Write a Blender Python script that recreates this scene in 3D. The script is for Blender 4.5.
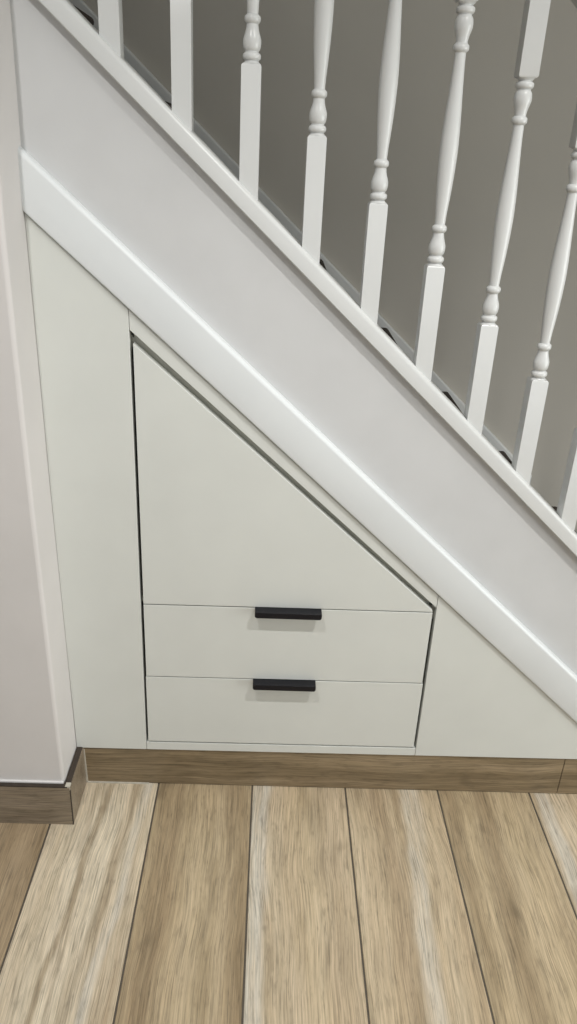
import bpy, bmesh, math, random
from mathutils import Matrix, Vector
C = bpy.context.scene
for o in list(bpy.data.objects): bpy.data.objects.remove(o)
random.seed(4)

# ------------------------------------------------------------ camera
F = 775.26; PITCH = 1.1321; YAW = -0.03211; ROLL = 0.05017
cam = bpy.data.cameras.new('camera'); co = bpy.data.objects.new('camera', cam); C.collection.objects.link(co)
cam.sensor_fit = 'VERTICAL'; cam.sensor_height = 24.0; cam.lens = F/1024*24.0; cam.clip_start = 0.02
co.matrix_world = (Matrix.Translation((0.20789, -1.25512, 1.24185)) @ Matrix.Rotation(YAW, 4, 'Z')
                   @ Matrix.Rotation(PITCH, 4, 'X') @ Matrix.Rotation(ROLL, 4, 'Z'))
C.camera = co
# ------------------------------------------------------------ world and exposure
w = bpy.data.worlds.new('room_daylight'); C.world = w; w.use_nodes = True
w.node_tree.nodes['Background'].inputs[0].default_value = (0.93, 0.96, 1.0, 1)
w.node_tree.nodes['Background'].inputs[1].default_value = 0.5
C.view_settings.view_transform = 'Standard'; C.view_settings.look = 'None'
C.view_settings.gamma = 1.0; C.view_settings.exposure = 0.18; C.view_settings.use_curve_mapping = False
# ------------------------------------------------------------ lamps (the two ceiling downlights)
LAMPS = [(-0.20, -0.95, 2.325, 44), (0.90, -0.95, 2.325, 66)]
CONE = 118; BLEND = 0.7; LRAD = 0.018
CEIL = 2.35
# added fill for the far wall, through an invented opening in the right-hand wall
WY0, WY1, WZ0, WZ1, WX = -2.00, -0.25, 0.06, 1.45, 2.6
al = bpy.data.lights.new('added_side_fill', 'AREA'); al.shape = 'RECTANGLE'; al.size = WZ1 - WZ0; al.size_y = WY1 - WY0
al.energy = 36; al.color = (0.97, 1.0, 0.98)
alo = bpy.data.objects.new('added_side_fill', al); C.collection.objects.link(alo)
alo.location = (WX + 0.16, (WY0 + WY1)/2, (WZ0 + WZ1)/2); alo.rotation_euler = (0, math.pi/2, 0)

# ------------------------------------------------------------ materials
def M(name, col, rough=0.5, bump=0.0, bscale=60, mottle=0.0, mscale=5, coat=0, spec=0.5, metal=0):
    m = bpy.data.materials.new(name); m.use_nodes = True; nt = m.node_tree; b = nt.nodes['Principled BSDF']
    b.inputs['Roughness'].default_value = rough; b.inputs['Base Color'].default_value = (*col, 1)
    b.inputs['Specular IOR Level'].default_value = spec; b.inputs['Coat Weight'].default_value = coat
    b.inputs['Metallic'].default_value = metal
    tc = nt.nodes.new('ShaderNodeTexCoord')
    if mottle:
        n = nt.nodes.new('ShaderNodeTexNoise'); n.inputs['Scale'].default_value = mscale; n.inputs['Detail'].default_value = 4
        nt.links.new(tc.outputs['Object'], n.inputs['Vector'])
        r = nt.nodes.new('ShaderNodeValToRGB')
        r.color_ramp.elements[0].position = 0.3; r.color_ramp.elements[1].position = 0.7
        r.color_ramp.elements[0].color = (*[c*(1-mottle) for c in col], 1); r.color_ramp.elements[1].color = (*[min(1, c*(1+mottle*.6)) for c in col], 1)
        nt.links.new(n.outputs[0], r.inputs[0]); nt.links.new(r.outputs[0], b.inputs['Base Color'])
    if bump:
        n = nt.nodes.new('ShaderNodeTexNoise'); n.inputs['Scale'].default_value = bscale; n.inputs['Detail'].default_value = 5
        nt.links.new(tc.outputs['Object'], n.inputs['Vector'])
        bn = nt.nodes.new('ShaderNodeBump'); bn.inputs['Strength'].default_value = bump; bn.inputs['Distance'].default_value = 0.002
        nt.links.new(n.outputs[0], bn.inputs['Height']); nt.links.new(bn.outputs[0], b.inputs['Normal'])
    return m

def mix(nt, a, b, fac, mode='MIX'):
    n = nt.nodes.new('ShaderNodeMix'); n.data_type = 'RGBA'; n.blend_type = mode
    for k, v in (('Factor', fac), ('A', a), ('B', b)):
        s = [i for i in n.inputs if i.name == k and (k == 'Factor' and i.type == 'VALUE' or k != 'Factor' and i.type == 'RGBA')][0]
        if isinstance(v, (float, int)): s.default_value = v
        elif isinstance(v, tuple): s.default_value = (*v, 1)
        else: nt.links.new(v, s)
    return [o for o in n.outputs if o.type == 'RGBA'][0]

def wood(name, light, mid, dark, seed, stripes=(), axis='Y', rough=0.38, dens=1.0, streak=0.5, uv=(0, 1)):
    """wood-look tile: grain runs along `axis`; stripes = (centre, half width, colour, strength, lean) across the tile"""
    m = bpy.data.materials.new(name); m.use_nodes = True; nt = m.node_tree; b = nt.nodes['Principled BSDF']
    L = nt.links.new; N = nt.nodes.new
    tc = N('ShaderNodeTexCoord'); mp = N('ShaderNodeMapping'); L(tc.outputs['Object'], mp.inputs[0])
    if axis == 'X': mp.inputs['Rotation'].default_value = (math.pi/2, 0, math.pi/2)
    mp.inputs['Location'].default_value = (seed*0.37 if axis != 'Y' else 0, 0, 0)
    # gentle warp so the grain wanders
    wn = N('ShaderNodeTexNoise'); wn.inputs['Scale'].default_value = 2.6; wn.inputs['Detail'].default_value = 2
    ofs = N('ShaderNodeVectorMath'); ofs.operation = 'ADD'; ofs.inputs[1].default_value = (seed*3.1, seed*7.7, seed*1.3)
    L(mp.outputs[0], ofs.inputs[0]); L(ofs.outputs[0], wn.inputs['Vector'])
    sc = N('ShaderNodeVectorMath'); sc.operation = 'MULTIPLY_ADD'; sc.inputs[1].default_value = (0.045, 0.0, 0.0); 
    L(wn.outputs['Color'], sc.inputs[0]); L(ofs.outputs[0], sc.inputs[2])
    def noise(sx, sy, detail, rough_=0.6):
        v = N('ShaderNodeVectorMath'); v.operation = 'MULTIPLY'; v.inputs[1].default_value = (sx, sy, sx)
        L(sc.outputs[0], v.inputs[0])
        n = N('ShaderNodeTexNoise'); n.inputs['Scale'].default_value = 1; n.inputs['Detail'].default_value = detail
        n.inputs['Roughness'].default_value = rough_; L(v.outputs[0], n.inputs['Vector']); return n.outputs[0]
    def ramp(src, stops):
        r = N('ShaderNodeValToRGB'); e = r.color_ramp.elements
        while len(e) < len(stops): e.new(0.5)
        for i, (p, c) in enumerate(stops): e[i].position = p; e[i].color = (*c, 1) if isinstance(c, tuple) else (c, c, c, 1)
        L(src, r.inputs[0]); return r.outputs[0]
    broad = noise(22*dens, 0.9, 5, 0.62)
    col = ramp(broad, [(0.26, dark), (0.45, mid), (0.66, light)])
    blot = noise(7, 4.5, 4)
    col = mix(nt, col, mid, ramp(blot, [(0.45, 0.0), (0.7, 0.7)]))
    if stripes:
        sep = N('ShaderNodeSeparateXYZ'); L(tc.outputs['Object'], sep.inputs[0])
        wv = N('ShaderNodeTexNoise'); wv.inputs['Scale'].default_value = 4.5; wv.inputs['Detail'].default_value = 4
        L(ofs.outputs[0], wv.inputs['Vector'])
        fade = ramp(noise(55, 4, 4, 0.7), [(0.36, 0.45), (0.55, 1.0)])
        for cx, hw, c, st, lean in stripes:
            a = N('ShaderNodeMath'); a.operation = 'MULTIPLY_ADD'; L(sep.outputs[1], a.inputs[0]); a.inputs[1].default_value = -lean
            L(sep.outputs[0], a.inputs[2])
            a2 = N('ShaderNodeMath'); a2.operation = 'MULTIPLY_ADD'; L(wv.outputs[0], a2.inputs[0]); a2.inputs[1].default_value = 0.045; L(a.outputs[0], a2.inputs[2])
            s = N('ShaderNodeMath'); s.operation = 'SUBTRACT'; L(a2.outputs[0], s.inputs[0]); s.inputs[1].default_value = cx + 0.0225
            ab = N('ShaderNodeMath'); ab.operation = 'ABSOLUTE'; L(s.outputs[0], ab.inputs[0])
            mr = N('ShaderNodeMapRange'); mr.interpolation_type = 'SMOOTHSTEP'; L(ab.outputs[0], mr.inputs[0])
            mr.inputs[1].default_value = hw*0.3; mr.inputs[2].default_value = hw*1.5; mr.inputs[3].default_value = st; mr.inputs[4].default_value = 0
            fd = N('ShaderNodeMath'); fd.operation = 'MULTIPLY'; L(mr.outputs[0], fd.inputs[0]); L(fade, fd.inputs[1])
            col = mix(nt, col, c, fd.outputs[0])
    str_ = noise(75*dens, 3.0, 5, 0.7)
    col = mix(nt, col, tuple(d*0.55 for d in dark), ramp(str_, [(0.54, 0.0), (0.74, streak)]))
    fine = noise(330, 9, 4, 0.7)
    col = mix(nt, col, ramp(fine, [(0.3, 0.66), (0.5, 1.0), (0.72, 1.24)]), 0.75, 'MULTIPLY')
    cloud = noise(26*dens, 3.5, 5, 0.7)
    col = mix(nt, col, ramp(cloud, [(0.30, (0.66, 0.64, 0.58)), (0.48, (1.0, 1.0, 1.0)), (0.70, (1.13, 1.12, 1.14))]), 0.55, 'MULTIPLY')
    hair = noise(600, 10, 2, 0.6)
    col = mix(nt, col, ramp(hair, [(0.32, 0.52), (0.47, 0.98), (0.68, 1.22)]), 0.75, 'MULTIPLY')
    fleck = noise(150, 26, 2, 0.7)
    col = mix(nt, col, ramp(fleck, [(0.30, 0.5), (0.44, 1.0), (0.7, 1.15)]), 0.45, 'MULTIPLY')
    knot = noise(16, 9, 2, 0.5)
    col = mix(nt, col, tuple(d*0.5 for d in dark), ramp(knot, [(0.64, 0.0), (0.78, 0.6)]))
    col = mix(nt, col, (0.90, 0.905, 0.92), 1.0, 'MULTIPLY')
    L(col, b.inputs['Base Color']); b.inputs['Roughness'].default_value = rough; b.inputs['Specular IOR Level'].default_value = 0.4
    bn = N('ShaderNodeBump'); bn.inputs['Strength'].default_value = 0.12; bn.inputs['Distance'].default_value = 0.001
    L(fine, bn.inputs['Height']); L(bn.outputs[0], b.inputs['Normal'])
    return m

white_gloss = M('white_gloss_paint', (0.60, 0.61, 0.60), 0.28, mottle=0.02, mscale=9)
white_satin = M('white_satin_paint', (0.68, 0.705, 0.71), 0.38, bump=0.12, bscale=14, mottle=0.03, mscale=7)
plaster_white = M('white_wall_paint', (0.56, 0.565, 0.565), 0.7, bump=0.25, bscale=26, mottle=0.03, mscale=11)
plaster_pink = M('warm_white_wall_paint', (0.635, 0.615, 0.60), 0.75, bump=0.25, bscale=30, mottle=0.03, mscale=8)
plaster_grey = M('grey_wall_paint', (0.44, 0.42, 0.375), 0.8, bump=0.2, bscale=20, mottle=0.03, mscale=4)
cab_mat = M('ivory_lacquer', (0.635, 0.65, 0.615), 0.42, bump=0.06, bscale=90, mottle=0.025, mscale=10)
edge_mat = M('carcass_board', (0.50, 0.50, 0.45), 0.6, mottle=0.03)
black = M('matt_black_metal', (0.005, 0.005, 0.008), 0.42, spec=0.3, bump=0.05, bscale=200)
carpet = M('dark_brown_carpet', (0.045, 0.034, 0.027), 0.95, bump=0.8, bscale=400, mottle=0.35, mscale=60)
grout = M('dark_grout', (0.10, 0.085, 0.065), 0.9, mottle=0.15, mscale=60)
pale_grout = M('pale_grout', (0.50, 0.47, 0.40), 0.8, mottle=0.2, mscale=60)
caulk = M('white_caulk', (0.75, 0.74, 0.73), 0.5, bump=0.2, bscale=80)
ceil_mat = M('white_ceiling_paint', (0.75, 0.75, 0.74), 0.8, bump=0.1, bscale=40)
steel = M('brushed_steel', (0.6, 0.6, 0.6), 0.35, metal=1, mottle=0.04, mscale=30)
glow = bpy.data.materials.new('lamp_glow'); glow.use_nodes = True
g = glow.node_tree.nodes['Principled BSDF']; g.inputs['Emission Color'].default_value = (1, 0.96, 0.9, 1); g.inputs['Emission Strength'].default_value = 6

# ------------------------------------------------------------ helpers
def obj(name, bm, mats, parent=None, kind=None, smooth=False, bevel=0, bseg=2, angle=35):
    bmesh.ops.remove_doubles(bm, verts=bm.verts, dist=1e-6)
    bmesh.ops.recalc_face_normals(bm, faces=bm.faces)
    me = bpy.data.meshes.new(name); bm.to_mesh(me); bm.free()
    o = bpy.data.objects.new(name, me); C.collection.objects.link(o)
    for m in (mats if isinstance(mats, (list, tuple)) else [mats]): me.materials.append(m)
    if parent: o.parent = parent
    if kind: o['kind'] = kind
    if bevel:
        b = o.modifiers.new('bevel', 'BEVEL'); b.width = bevel; b.segments = bseg; b.limit_method = 'ANGLE'; b.angle_limit = math.radians(angle)
    if smooth or bevel:
        for p in me.polygons: p.use_smooth = True
        try: me.set_sharp_from_angle(angle=math.radians(42))
        except Exception: pass
    return o

def box(bm, x0, x1, y0, y1, z0, z1, mi=0):
    v = [bm.verts.new(p) for p in ((x0,y0,z0),(x1,y0,z0),(x1,y1,z0),(x0,y1,z0),(x0,y0,z1),(x1,y0,z1),(x1,y1,z1),(x0,y1,z1))]
    for f in ((0,3,2,1),(4,5,6,7),(0,1,5,4),(1,2,6,5),(2,3,7,6),(3,0,4,7)):
        bm.faces.new([v[i] for i in f]).material_index = mi

def prism(bm, pts, y0, y1, mi=0):
    """polygon in the x-z plane extruded from y0 to y1"""
    a = [bm.verts.new((x, y0, z)) for x, z in pts]; b = [bm.verts.new((x, y1, z)) for x, z in pts]; n = len(pts)
    bm.faces.new(a).material_index = mi; bm.faces.new(b[::-1]).material_index = mi
    for i in range(n): bm.faces.new((a[i], b[i], b[(i+1) % n], a[(i+1) % n])).material_index = mi

def sweep(bm, prof, P0, P1, n, vertical_ends=True):
    """profile (y, perpendicular offset) swept along the slope between x = P0 and x = P1; n(x) gives base height"""
    rings = []
    for X in (P0, P1):
        rings.append([bm.verts.new((X, y, n(X) + h/CA)) for y, h in prof])
    k = len(prof)
    bm.faces.new(rings[0]); bm.faces.new(rings[1][::-1])
    for i in range(k): bm.faces.new((rings[0][i], rings[1][i], rings[1][(i+1) % k], rings[0][(i+1) % k]))

def thing(name, label, cat, loc=(0, 0, 0), group=None):
    o = bpy.data.objects.new(name, None); C.collection.objects.link(o); o.location = loc; o.empty_display_size = 0.1
    o['label'] = label; o['category'] = cat
    if group: o['group'] = group
    return o
def adopt(o, root):
    o.parent = root; o.matrix_parent_inverse = Matrix.Translation(root.location).inverted()
    return o

# ------------------------------------------------------------ the slope of the stair
TA = 0.9047; ANG = math.atan(TA); CA = math.cos(ANG); SA = math.sin(ANG)
def at(off): return lambda x: (off - x*SA)/CA          # height of the line at a perpendicular offset
CAPTOP, CAPBOT, RAILBOT = 0.9855, 0.9590, 1.486
LW = -0.167                                            # the return face of the left wall
Z_LOW = lambda x: 1.138 - (x + 0.174)*0.9059           # lower edge of the sloping board
Z_UP = lambda x: 1.224 - (x + 0.169)*0.9029            # upper edge of the sloping board
NEWX = 1.32                                            # newel post at the foot

# ------------------------------------------------------------ floor
tan_l, tan_m, tan_d = (0.60, 0.47, 0.32), (0.47, 0.345, 0.215), (0.30, 0.205, 0.12)
pale = (0.64, 0.59, 0.49)
warm = (0.58, 0.46, 0.29)
brown = (0.27, 0.195, 0.11)
planks = {
 -2: dict(light=(0.46,0.36,0.235), mid=(0.36,0.27,0.165), dark=(0.24,0.17,0.10), streak=0.55),
 -1: dict(light=(0.72,0.63,0.475), mid=(0.63,0.53,0.38), dark=(0.42,0.32,0.205), streak=0.35, stripes=[(-0.022,0.010,pale,0.8,0.05),(-0.048,0.010,brown,0.5,0.06),(-0.100,0.007,brown,0.6,0.07),(-0.13,0.007,brown,0.3,-0.05)]),
  0: dict(light=(0.54,0.435,0.285), mid=(0.45,0.35,0.215), dark=(0.31,0.225,0.13), streak=0.6, stripes=[(0.165,0.024,brown,0.60,-0.05),(0.035,0.018,brown,0.35,0.03),(0.10,0.02,warm,0.4,0.03)]),
  1: dict(light=(0.62,0.515,0.36), mid=(0.55,0.44,0.295), dark=(0.45,0.35,0.22), streak=0.3, stripes=[(0.222,0.020,pale,0.95,0.028),(0.30,0.030,warm,0.6,-0.05),(0.345,0.022,(0.38,0.29,0.18),0.5,-0.03)]),
  2: dict(light=(0.60,0.49,0.335), mid=(0.52,0.41,0.265), dark=(0.40,0.30,0.185), streak=0.4, stripes=[(0.540,0.020,pale,0.75,0.07),(0.47,0.022,(0.34,0.25,0.155),0.45,-0.02),(0.515,0.008,brown,0.4,0.07)]),
  3: dict(light=(0.56,0.455,0.30), mid=(0.46,0.36,0.225), dark=(0.35,0.26,0.155), streak=0.45, stripes=[(0.615,0.018,brown,0.5,-0.03),(0.690,0.018,brown,0.55,0.04),(0.65,0.02,warm,0.6,0.03),(0.745,0.03,warm,0.7,0.03)]),
  4: dict(light=(0.62,0.52,0.37), mid=(0.53,0.42,0.28), dark=(0.40,0.30,0.185), streak=0.4, stripes=[(0.825,0.016,pale,0.9,0.03)]),
}
pm = {k: wood('wood_look_tile_%s' % 'abcdefg'[i], seed=3 + i*2.3, **v) for i, (k, v) in enumerate(planks.items())}
keys = list(planks); mats = [grout] + [pm[k] for k in keys]
bm = bmesh.new(); box(bm, -2.0, 2.6, -3.0, 0.87, -0.03, -0.0012, 0)
GW = 0.0017
for k in range(-10, 13):
    mi = 1 + (keys.index(k) if k in keys else (k*5 + 3) % 7)
    y1 = 0.0 if k % 2 else 0.0
    ys = [0.86, -0.83 if k % 2 == 0 else -1.23]
    while ys[-1] > -3.0: ys.append(max(-3.0, ys[-1] - 1.2))
    for a, b in zip(ys[:-1], ys[1:]):
        if a - b < 0.02: continue
        x0, x1 = max(-2, k*0.2 + GW), min(2.6, k*0.2 + 0.2 - GW)
        if x1 - x0 < .01: continue
        c = 0.0010
        lo = [bm.verts.new(p) for p in ((x0, b+GW, -0.0012), (x1, b+GW, -0.0012), (x1, a-GW, -0.0012), (x0, a-GW, -0.0012))]
        hi = [bm.verts.new(p) for p in ((x0+c, b+GW+c, 0), (x1-c, b+GW+c, 0), (x1-c, a-GW-c, 0), (x0+c, a-GW-c, 0))]
        bm.faces.new(hi).material_index = mi
        for i in range(4): bm.faces.new((lo[i], lo[(i+1)%4], hi[(i+1)%4], hi[i])).material_index = mi
obj('floor', bm, mats, kind='structure')

# ------------------------------------------------------------ walls and ceiling
bm = bmesh.new()                                                    # the plaster of the return bulges slightly
zs = [(0, -0.1665), (0.35, -0.169), (0.70, -0.172), (1.14, -0.1725), (1.42, -0.168), (CEIL, LW)]
rg = [[bm.verts.new(p) for p in ((-2.0, -0.102, z), (x, -0.102, z), (x, 0.034, z), (-2.0, 0.034, z))] for z, x in zs]
bm.faces.new(rg[0]); bm.faces.new(rg[-1])
for a_, b_ in zip(rg[:-1], rg[1:]):
    for i in range(4): bm.faces.new((a_[i], a_[(i+1)%4], b_[(i+1)%4], b_[i]))
wl = obj('wall_left', bm, [plaster_pink], kind='structure', bevel=0.007, bseg=4)
bm = bmesh.new(); box(bm, -2.0, 2.6, 0.85, 0.95, 0, CEIL); obj('wall_far', bm, plaster_grey, kind='structure')
bm = bmesh.new(); box(bm, -2.1, -2.0, -3.0, 0.95, 0, CEIL); obj('wall_west', bm, plaster_white, kind='structure')
bm = bmesh.new()
box(bm, WX, WX + 0.1, -3.0, WY0, 0, CEIL); box(bm, WX, WX + 0.1, WY1, 0.95, 0, CEIL)
box(bm, WX, WX + 0.1, WY0, WY1, WZ1, CEIL); box(bm, WX, WX + 0.1, WY0, WY1, 0, WZ0)
obj('wall_right', bm, plaster_white, kind='structure')
bm = bmesh.new(); ym = (WY0 + WY1)/2; f = 0.05                      # frame of an unseen two-leaf door, invented for the fill light
for a, b in ((WY0, ym), (ym, WY1)):
    box(bm, WX + .02, WX + .07, a, a + f, WZ0, WZ1); box(bm, WX + .02, WX + .07, b - f, b, WZ0, WZ1)
    box(bm, WX + .02, WX + .07, a + f, b - f, WZ0, WZ0 + f); box(bm, WX + .02, WX + .07, a + f, b - f, WZ1 - f, WZ1)
obj('added_door_frame', bm, white_satin, kind='structure', bevel=0.003)
bm = bmesh.new(); box(bm, -2.1, 2.7, -3.0, 0.95, CEIL, CEIL + 0.1); obj('ceiling', bm, ceil_mat, kind='structure')

# wall below the balusters (the painted side of the stair)
lo = lambda x: Z_LOW(x) + 0.03
bm = bmesh.new()
xb = 1.10
LE = -0.1722
prism(bm, [(LE, lo(LE)), (xb, lo(xb)), (xb, 0.0), (NEWX, 0.0), (NEWX, at(CAPBOT)(NEWX)), (-0.168, at(CAPBOT)(-0.168)), (LE, 1.2)], 0.008, 0.034)
obj('wall_stair', bm, plaster_white, kind='structure')

# the sloping board with a rounded upper edge
bm = bmesh.new()
def board_prof(lowz, upz):
    w = (upz - lowz)*CA; r = 0.0075; yf = -0.010; yb = 0.008
    p = [(yb, 0), (yf + 0.004, 0.0), (yf + 0.001, 0.002), (yf, 0.006)]
    for i in range(0, 7):
        a = math.radians(90*i/6); p.append((yf + r*(1-math.cos(a)), w - r + r*math.sin(a)))
    p.append((yb, w)); return p
rings = []
X1 = 1.045
for X in (LE, X1):
    rings.append([bm.verts.new((X, y, Z_LOW(X) + 0.0008 + h/CA)) for y, h in board_prof(Z_LOW(X) + 0.0008, Z_UP(X))])
k = len(rings[0]); bm.faces.new(rings[0]); bm.faces.new(rings[1][::-1])
for i in range(k): bm.faces.new((rings[0][i], rings[1][i], rings[1][(i+1) % k], rings[0][(i+1) % k]))
obj('trim_1', bm, white_satin, kind='structure', smooth=True)

# ------------------------------------------------------------ baseboards of wood-look tile
bb = wood('wood_look_skirting_tile', (0.32,0.245,0.15), (0.24,0.18,0.105), (0.145,0.105,0.058), 11.0, axis='X', dens=1.3, streak=0.6)
bbl = wood('greyer_wood_look_skirting_tile', (0.32,0.26,0.19), (0.25,0.20,0.14), (0.17,0.13,0.085), 17.0, axis='X', dens=1.3, streak=0.5)
edge_dark = M('tile_cut_edge', (0.040, 0.029, 0.020), 0.7, mottle=0.2, mscale=80)
bm = bmesh.new()
for x0, x1, zt in ((-0.1535, 0.8595, 0), (0.8612, NEWX, 0)):
    box(bm, x0, x1, 0.0010, 0.0085, 0.0015, 0.0975, 0)
box(bm, -0.1535, NEWX, 0.0035, 0.0085, 0, 0.0965, 1)
# thin bead of grout between tile and floor and in the corner
prism(bm, [(-0.1530, 0.0), (-0.1495, 0.0), (-0.1515, 0.090), (-0.1530, 0.090)], -0.0008, 0.0012, 2)
box(bm, -0.150, -0.02, -0.0022, 0.0012, 0, 0.0022, 2)
obj('baseboard_front', bm, [bb, edge_dark, pale_grout], kind='structure')
bm = bmesh.new()
box(bm, -2.0, -0.1545, -0.1155, -0.1025, 0.001, 0.0960, 0)          # front run
box(bm, -0.165, -0.1530, -0.1125, 0.0005, 0.001, 0.0965, 0)        # return run
box(bm, -2.0, -0.159, -0.1150, -0.1023, 0.0960, 0.0985, 1)          # dark cut edge
box(bm, -0.1655, -0.1545, -0.1023, 0.0005, 0.0965, 0.0985, 1)
box(bm, -0.1550, -0.1528, -0.1152, -0.1120, 0.0, 0.090, 1)
box(bm, -0.163, -0.1535, -0.1142, -0.1030, 0.0900, 0.0993, 2)         # grout spot on the corner
obj('baseboard_left', bm, [bbl, edge_dark, pale_grout], kind='structure')
bm = bmesh.new()                                                    # line of caulk where the wall meets the tile
prism(bm, [(-2.0, 0.0985), (-0.168, 0.0985), (-0.168, 0.1015), (-2.0, 0.1040)], -0.1060, -0.1015)
obj('trim_2', bm, caulk, kind='structure')

# ------------------------------------------------------------ built-in cupboard
cup = thing('built_in_cupboard', 'ivory fitted cupboard under the stairs with a sloping door above two drawers with black handles', 'cupboard', (0.26, 0, 0))
def sh(x): return 0.0052*(x - 0.26)                     # the whole front runs very slightly up to the right
def panel(name, pts, mat=cab_mat, y0=-0.0025, y1=0.0155, parent=cup, bevel=0.0007):
    bm = bmesh.new(); prism(bm, [(x, z + sh(x)) for x, z in pts], y0, y1)
    o = obj(name, bm, mat, bevel=bevel, bseg=2); 
    return adopt(o, cup)
ZL = lambda x: Z_LOW(x) - 0.0012 - sh(x)                # top edge of the panels, just under the board
XL, XR = -0.0200, 0.5345
DL, DR = -0.0168, 0.5318
LP = panel('side_panel', [(-0.1664, 0.0985), (XL - .0022, 0.0985), (XL - .0022, ZL(XL - .0022)), (-0.1722, ZL(-0.1722)), (-0.1718, 0.70), (-0.1688, 0.35)])
LP['label'] = 'tall panel left of the door, against the wall'
xe = 0.965
RP = panel('side_panel', [(XR + 0.0045, 0.0985), (0.9705, 0.0985), (XR + 0.0045, ZL(XR + 0.0045))])
RP['label'] = 'low triangular panel right of the drawers'
DT = lambda x: 0.9665 - (x + 0.02)*0.9040               # upper edge of the sloping gap
panel('sloping_rail', [(XL - 0.0014, DT(XL) + .001), (XR + 0.0036, DT(XR + 0.0036) + 0.0005), (XR + 0.0036, ZL(XR + 0.0036)), (XL - 0.0014, ZL(XL - 0.0014))])
panel('gap_lining', [(DL - 0.001, DT(DL) - 0.03), (DR - 0.01, DT(DR - 0.01) - 0.03), (DR, DT(DR) + 0.004), (DL - 0.001, DT(DL - 0.001) + 0.004)], mat=edge_mat, y0=0.0160, y1=0.022)
panel('bottom_rail', [(XL - 0.0016, 0.0985), (XR + 0.0038, 0.0985), (XR + 0.0038, 0.1178), (XL - 0.0016, 0.1178)])
DL, DR = -0.0168, 0.5318
DG = lambda x: DT(x) - 0.0180 + 0.0060*(x - DL)/(DR - DL)
xt = DL + (DG(DL) - 0.4545)/0.9040
door = panel('door', [(DL, 0.4530), (DR, 0.4530), (DR, max(0.4545, DG(DR))), (DL, DG(DL))], y0=-0.0025, y1=0.0155)
d1 = panel('drawer', [(DL, 0.2860), (DR + .0005, 0.2860), (DR + .0005, 0.4506), (DL, 0.4506)])
d2 = panel('drawer', [(DL - .001, 0.1212), (DR + .002, 0.1212), (DR + .002, 0.2838), (DL - .001, 0.2838)])
# sides and backs of the two drawer boxes
def drawer_box(parent, z0, z1):
    bm = bmesh.new()
    box(bm, 0.012, 0.026, 0.0158, 0.42, z0, z1); box(bm, 0.49, 0.504, 0.0158, 0.42, z0, z1)
    box(bm, 0.026, 0.49, 0.406, 0.42, z0, z1); box(bm, 0.026, 0.49, 0.0158, 0.406, z0, z0 + 0.008)
    o = obj('drawer_box', bm, edge_mat); o.parent = parent
    o.matrix_parent_inverse = (Matrix.Translation(cup.location)).inverted(); o.matrix_parent_inverse = Matrix.Identity(4)
    o.location = (0, 0, 0); return o
def handle(parent, x0, x1, ztop):
    """edge pull: flat plate laid on the drawer's top edge, turned down into a lip with rounded lower corners"""
    bm = bmesh.new()
    D = 0.0200; H = 0.0125; t = 0.0022; r = 0.0045
    box(bm, x0, x1, -0.0025 - D + 0.004, 0.012, ztop, ztop + 0.0016)              # plate
    # lip: rounded-corner outline extruded in y
    pts = [(x0, ztop + 0.0016), (x0, ztop + 0.0016 - H + r)]
    for i in range(1, 6):
        a = math.radians(90*i/5); pts.append((x0 + r - r*math.cos(a), ztop + 0.0016 - H + r - r*math.sin(a)))
    for i in range(0, 6):
        a = math.radians(90*i/5); pts.append((x1 - r + r*math.sin(a), ztop + 0.0016 - H + r - r*math.cos(a)))
    pts.append((x1, ztop + 0.0016))
    prism(bm, pts, -0.0025 - D, -0.0025 - D + 0.0045)
    o = obj('handle', bm, black, bevel=0.0007, bseg=2); o.parent = parent
    o['label'] = 'matt black edge pull'
    return o
for d, z0, z1 in ((d1, 0.300, 0.42), (d2, 0.135, 0.255)): drawer_box(d, z0, z1)
handle(d1, 0.1940, 0.3200, 0.4512); handle(d2, 0.1945, 0.3185, 0.2842)
# carcass behind the fronts
bm = bmesh.new()
CT = lambda x: Z_LOW(x) - 0.035 - 0.03
y0, y1 = 0.0165, 0.50
xr = 0.88
def wallx(x, z1): box(bm, x - 0.008, x + 0.008, y0, y1, 0.101, z1)
wallx(-0.0345, CT(-0.0345)); wallx(0.549, CT(0.56)); wallx(-0.155, CT(-0.145))
prism(bm, [(-0.147, 0.101), (xr, 0.101), (xr, 0.116), (-0.147, 0.116)], y0, y1)
prism(bm, [(-0.163, CT(-0.163)), (xr, CT(xr)), (xr, CT(xr) + 0.018), (-0.163, CT(-0.163) + 0.018)], y0, y1)
prism(bm, [(-0.163, 0.101), (xr, 0.101), (xr, CT(xr)), (-0.163, CT(-0.163))], y1, y1 + 0.012)
box(bm, -0.0265, 0.541, y0, y1, 0.4445, 0.4580); 
box(bm, -0.1635, 0.95, y0, 0.05, 0.001, 0.100)
adopt(obj('carcass', bm, edge_mat), cup)

# ------------------------------------------------------------ staircase with carpeted treads
RUN = 0.186; RISE = RUN*TA
st = thing('staircase', 'enclosed staircase with dark brown carpeted treads rising to the left behind the white balusters', 'stairs', (0.4, 0.44, 0))
NOFF = 0.9550
xs = [0.333 + RUN*i for i in range(-5, 6)]
for xn in xs:
    zt = at(NOFF)(xn)
    if zt < 0.02: continue
    bm = bmesh.new()
    # nosing: rounded front edge
    pts = [(xn - RUN - 0.02, zt), (xn - 0.010, zt)]
    for i in range(1, 6):
        a = math.radians(180*i/6); pts.append((xn - 0.010 + 0.010*math.sin(a), zt - 0.010 + 0.010*math.cos(a)))
    zb = max(0.001, zt - RISE - 0.005)
    pts += [(xn - 0.012, zt - 0.020), (xn - 0.018, zt - 0.024), (xn - 0.018, zb), (xn - 0.030, zb), (xn - 0.030, zt - 0.022), (xn - RUN - 0.02, zt - 0.022)]
    prism(bm, pts, 0.0465, 0.8295)
    adopt(obj('step', bm, carpet, smooth=True), st)
FS = 0.9610
bm = bmesh.new()
p = [(0.830, -0.20), (0.830, -0.005)]
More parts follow.
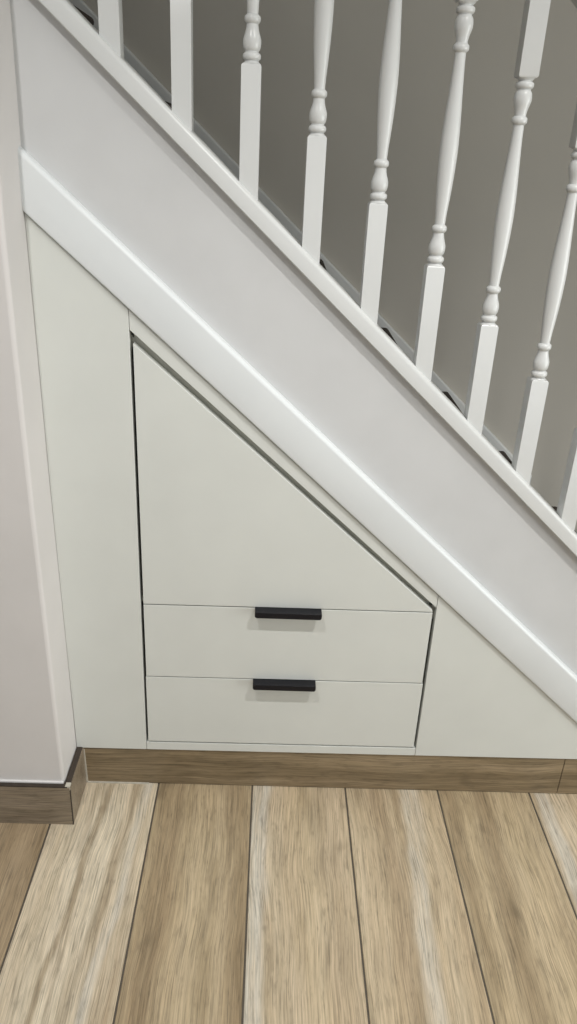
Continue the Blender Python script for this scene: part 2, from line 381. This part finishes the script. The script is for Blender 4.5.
for i in range(1, 5):
    a = math.radians(90*i/4); p.append((0.835 - 0.005*math.cos(a), -0.005 + 0.005*math.sin(a)))
p += [(0.8495, 0.0), (0.8495, -0.20)]
sweep(bm, p, -0.75, 0.98, at(FS)); adopt(obj('wall_string', bm, white_gloss), st)

# ------------------------------------------------------------ balustrade
bal = thing('stair_balustrade', 'white painted stair balustrade with turned balusters along the open side of the stairs', 'balustrade', (0.5, 0.0135, 0))
BY = 0.0135
bm = bmesh.new()
w = CAPTOP - CAPBOT
p = [(0.045, 0), (-0.0075, 0), (-0.0090, 0.0015), (-0.0090, w - 0.007), (-0.0080, w - 0.0035), (-0.0055, w - 0.001), (-0.003, w), (0.042, w), (0.045, w - 0.003)]
sweep(bm, p, LW + 0.0005, NEWX - 0.045, at(CAPBOT)); adopt(obj('base_rail', bm, white_gloss, smooth=True), bal)
bm = bmesh.new()
p = [(-0.0175, 0), (-0.0175, 0.010), (-0.0215, 0.016), (-0.0215, 0.028)]
for i in range(0, 9):
    a = math.radians(180*i/8); p.append((BY - 0.035*math.cos(a), 0.030 + 0.022*math.sin(a)))
p += [(0.0485, 0.028), (0.0485, 0.016), (0.0445, 0.010), (0.0445, 0)]
p = p[:2] + p[2:]
sweep(bm, p, LW + 0.0005, NEWX - 0.045, at(RAILBOT)); adopt(obj('handrail', bm, white_gloss, smooth=True), bal)

HB = 0.0141
prof = [(0.000, .0150), (0.0025, .0118), (0.0040, .0112), (0.0055, .0140), (0.0075, .0150), (0.0105, .0150), (0.0125, .0138), (0.0140, .0112), (0.0155, .0112),
        (0.0170, .0128), (0.0200, .0142), (0.0250, .0150), (0.0295, .0148), (0.0340, .0134), (0.0390, .0114), (0.0440, .0101), (0.0485, .0096),
        (0.0500, .0112), (0.0515, .0128), (0.0545, .0133), (0.0575, .0128), (0.0590, .0108), (0.0605, .0091)]
shaft = [(0.075, .0100), (0.095, .0120), (0.115, .0137), (0.135, .0149), (0.155, .0156), (0.172, .0157), (0.190, .0150), (0.210, .0138), (0.232, .0122), (0.255, .0106), (0.275, .0095)]
TL = 0.350
full = prof + shaft + [(TL - t, r) for t, r in prof[::-1]]
def baluster(x):
    bm = bmesh.new(); y = BY; zc = at(CAPTOP)(x); z0 = zc + 0.1835 - 0.0165 + 0.0167*(x - 0.17); z1 = z0 + TL; ch = 0.0025
    # lower block with chamfered shoulders, foot cut to the slope of the rail
    def sq(h, zf): return [bm.verts.new((x + dx*h, y + dy*h, zf(x + dx*h))) for dx, dy in ((-1,-1),(1,-1),(1,1),(-1,1))]
    foot = sq(HB, lambda X: at(CAPTOP)(X) - 0.004)
    a = sq(HB, lambda X: z0 - ch); b = sq(HB - 0.0020, lambda X: z0)
    c = sq(HB - 0.0020, lambda X: z1); d = sq(HB, lambda X: z1 + ch); e = sq(HB, lambda X: at(RAILBOT)(X) + 0.004)
    def band(p, q):
        for i in range(4): bm.faces.new((p[i], p[(i+1)%4], q[(i+1)%4], q[i]))
    bm.faces.new(foot); band(foot, a); band(a, b); bm.faces.new(b)
    bm.faces.new(c); band(c, d); band(d, e); bm.faces.new(e)
    n = 28; prev = None; first = None
    for t, r in full:
        r *= 0.87
        ring = [bm.verts.new((x + r*math.cos(2*math.pi*i/n), y + r*math.sin(2*math.pi*i/n), z0 + t)) for i in range(n)]
        if prev:
            for i in range(n): bm.faces.new((prev[i], prev[(i+1)%n], ring[(i+1)%n], ring[i]))
        else: bm.faces.new(ring[::-1])
        prev = ring
    bm.faces.new(prev)
    return adopt(obj('baluster', bm, white_gloss, smooth=True), bal)
for k in range(0, 12): baluster(-0.0325 + 0.0984*k)
# newel post at the foot of the flight
bm = bmesh.new(); y = BY; h = 0.044
box(bm, NEWX - h, NEWX + h, y - h, y + h, 0, 0.93)
top = [(0.030, 0.93), (0.024, 0.938), (0.034, 0.952), (0.040, 0.972), (0.036, 0.992), (0.022, 1.006), (0.004, 1.011)]
prev = None; n = 28
for r, z in top:
    ring = [bm.verts.new((NEWX + r*math.cos(2*math.pi*i/n), y + r*math.sin(2*math.pi*i/n), z)) for i in range(n)]
    if prev:
        for i in range(n): bm.faces.new((prev[i], prev[(i+1)%n], ring[(i+1)%n], ring[i]))
    else: bm.faces.new(ring[::-1])
    prev = ring
bm.faces.new(prev); adopt(obj('newel_post', bm, white_gloss, smooth=True), bal)

# ------------------------------------------------------------ ceiling downlights
for i, (x, y, z, e) in enumerate(LAMPS):
    side = 'left, nearer the wall corner' if i == 0 else 'right, towards the foot of the stairs'
    t = thing('ceiling_downlight', 'small round steel ceiling downlight on the ' + side, 'ceiling light', (x, y, CEIL), 'ceiling downlights')
    bm = bmesh.new(); n = 32; R = [(0.045, 0.0), (0.045, -0.004), (0.040, -0.006), (0.032, -0.006), (0.030, -0.0005)]
    rings = [[bm.verts.new((r*math.cos(2*math.pi*j/n), r*math.sin(2*math.pi*j/n), zz)) for j in range(n)] for r, zz in R]
    for p_, q_ in zip(rings[:-1], rings[1:]):
        for j in range(n): bm.faces.new((p_[j], p_[(j+1)%n], q_[(j+1)%n], q_[j]))
    obj('bezel', bm, steel, t, smooth=True)
    bm = bmesh.new(); bmesh.ops.create_circle(bm, cap_ends=True, radius=0.030, segments=n, matrix=Matrix.Translation((0, 0, -0.001)))
    obj('lens', bm, glow, t)
    ld = bpy.data.lights.new('downlight', 'SPOT'); ld.energy = e; ld.spot_size = math.radians(CONE); ld.spot_blend = BLEND
    ld.shadow_soft_size = LRAD; ld.color = (1.0, 0.985, 0.965)
    lo_ = bpy.data.objects.new('downlight', ld); C.collection.objects.link(lo_); lo_.parent = t; lo_.location = (0, 0, z - CEIL)
